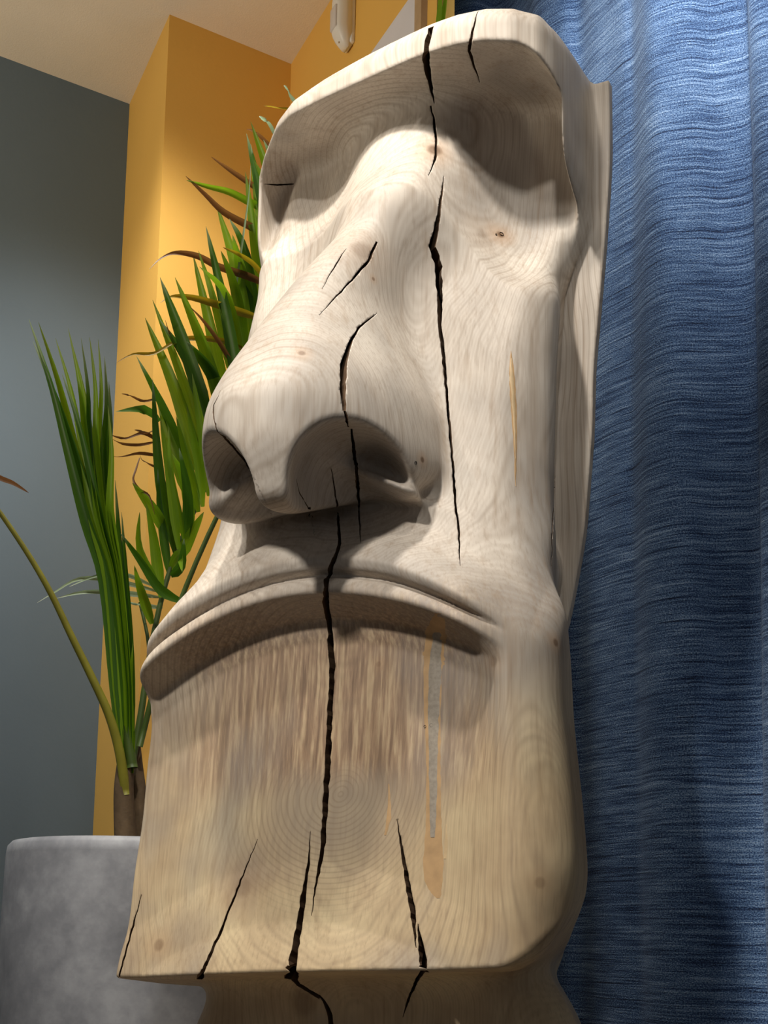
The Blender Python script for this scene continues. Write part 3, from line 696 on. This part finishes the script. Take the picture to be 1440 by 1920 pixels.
st.data.name = 'carved_head'
st.matrix_world = SM
tag(st, 'tall pale wooden head carved like an Easter Island statue, split by long cracks', 'sculpture')
bpy.context.view_layer.update()
# resin and putty inlays set flush in the wood
M['filler'] = plain('grey_filler', sr(158, 148, 134), .5, .16, 160)
M['amber'] = plain('amber_wood', sr(188, 154, 112), .5, .14, 40)
M['tan'] = plain('tan_patch', sr(206, 180, 140), .5, .10, 40)
def inlay(name, poly, mat, lab, lift=.0006):
    """a thin patch that follows the carved surface; poly given as rows (v, u_left, u_right)"""
    V = []; F = []; nr_ = []
    P = []
    for (v0, l0, r0_), (v1, l1, r1) in zip(poly, poly[1:]):
        m_ = max(1, int((v1 - v0) / 10))
        for k_ in range(m_): t = k_ / m_; P.append((v0 + (v1 - v0) * t, l0 + (l1 - l0) * t, r0_ + (r1 - r0_) * t))
    P.append(poly[-1]); NC = 4
    for v, l, r_ in P:
        jl, jr = rc.uniform(-.8, .8), rc.uniform(-.8, .8)
        for c_ in range(NC + 1):
            h_ = hit(l + jl + (r_ + jr - l - jl) * c_ / NC, v) or h_; V.append(h_[0] + h_[1] * (lift if 0 < c_ < NC else -.0002))
    for i in range(len(P) - 1):
        for c_ in range(NC): F.append((i * (NC + 1) + c_, i * (NC + 1) + c_ + 1, (i + 1) * (NC + 1) + c_ + 1, (i + 1) * (NC + 1) + c_))
    o = mesh_obj(name, V, F, mat); o.parent = st; o['label'] = lab; return o
inlay('inlay', [(1150,812,834),(1180,798,838),(1220,792,836),(1260,791,832),(1340,792,829),(1400,796,829),(1450,797,828),(1520,796,829),(1580,793,832),(1620,789,834),(1650,792,833),(1672,806,829),(1684,818,826)], M['amber'], 'amber streak down the chin', .0004)
inlay('filler_strip', [(1185,812,826),(1210,806,830),(1260,800,829),(1340,799,825),(1400,801,824),(1450,802,823),(1520,803,821),(1570,806,818)], M['filler'], 'grey sandy filler strip in the amber streak', .0009)
inlay('inlay', [(658,957,959),(700,953,966),(760,956,970),(820,962,970),(870,964,969),(912,966,967)], M['amber'], 'lens-shaped amber patch on the cheek', .0004)
inlay('filler_strip', [(672,957,960),(710,955,964),(760,959,967),(820,964,968),(860,966,967)], M['tan'], 'tan filler in the cheek patch', .0008)
inlay('inlay', [(1470,728,730),(1500,727,733),(1535,724,734),(1566,720,724)], M['amber'], 'small lens-shaped patch on the chin', .0004)
inlay('inlay', [(1545,836,838),(1580,833,841),(1610,831,838)], M['tan'], 'small tan patch beside the amber streak', .0004)
M['hole'] = plain('worm_hole', sr(24, 18, 12), .9, .1, 40)
for u, v, r_ in ((797, 1362, .0022), (809, 1360, .0030), (779, 868, .003), (382, 1046, .002), (940, 439, .0045), (930, 440, .002)):
    h_ = hit(u, v)
    if not h_: continue
    p, n = h_; a = n.orthogonal().normalized(); b = n.cross(a)
    n8 = [p + n * .0012 + a * r_ * math.cos(g) * 1 + b * r_ * math.sin(g) for g in [2 * math.pi * q / 8 for q in range(8)]]
    o = mesh_obj('worm_hole', n8 + [p - n * .006], [(q, (q + 1) % 8, 8) for q in range(8)], M['hole'], st, False)
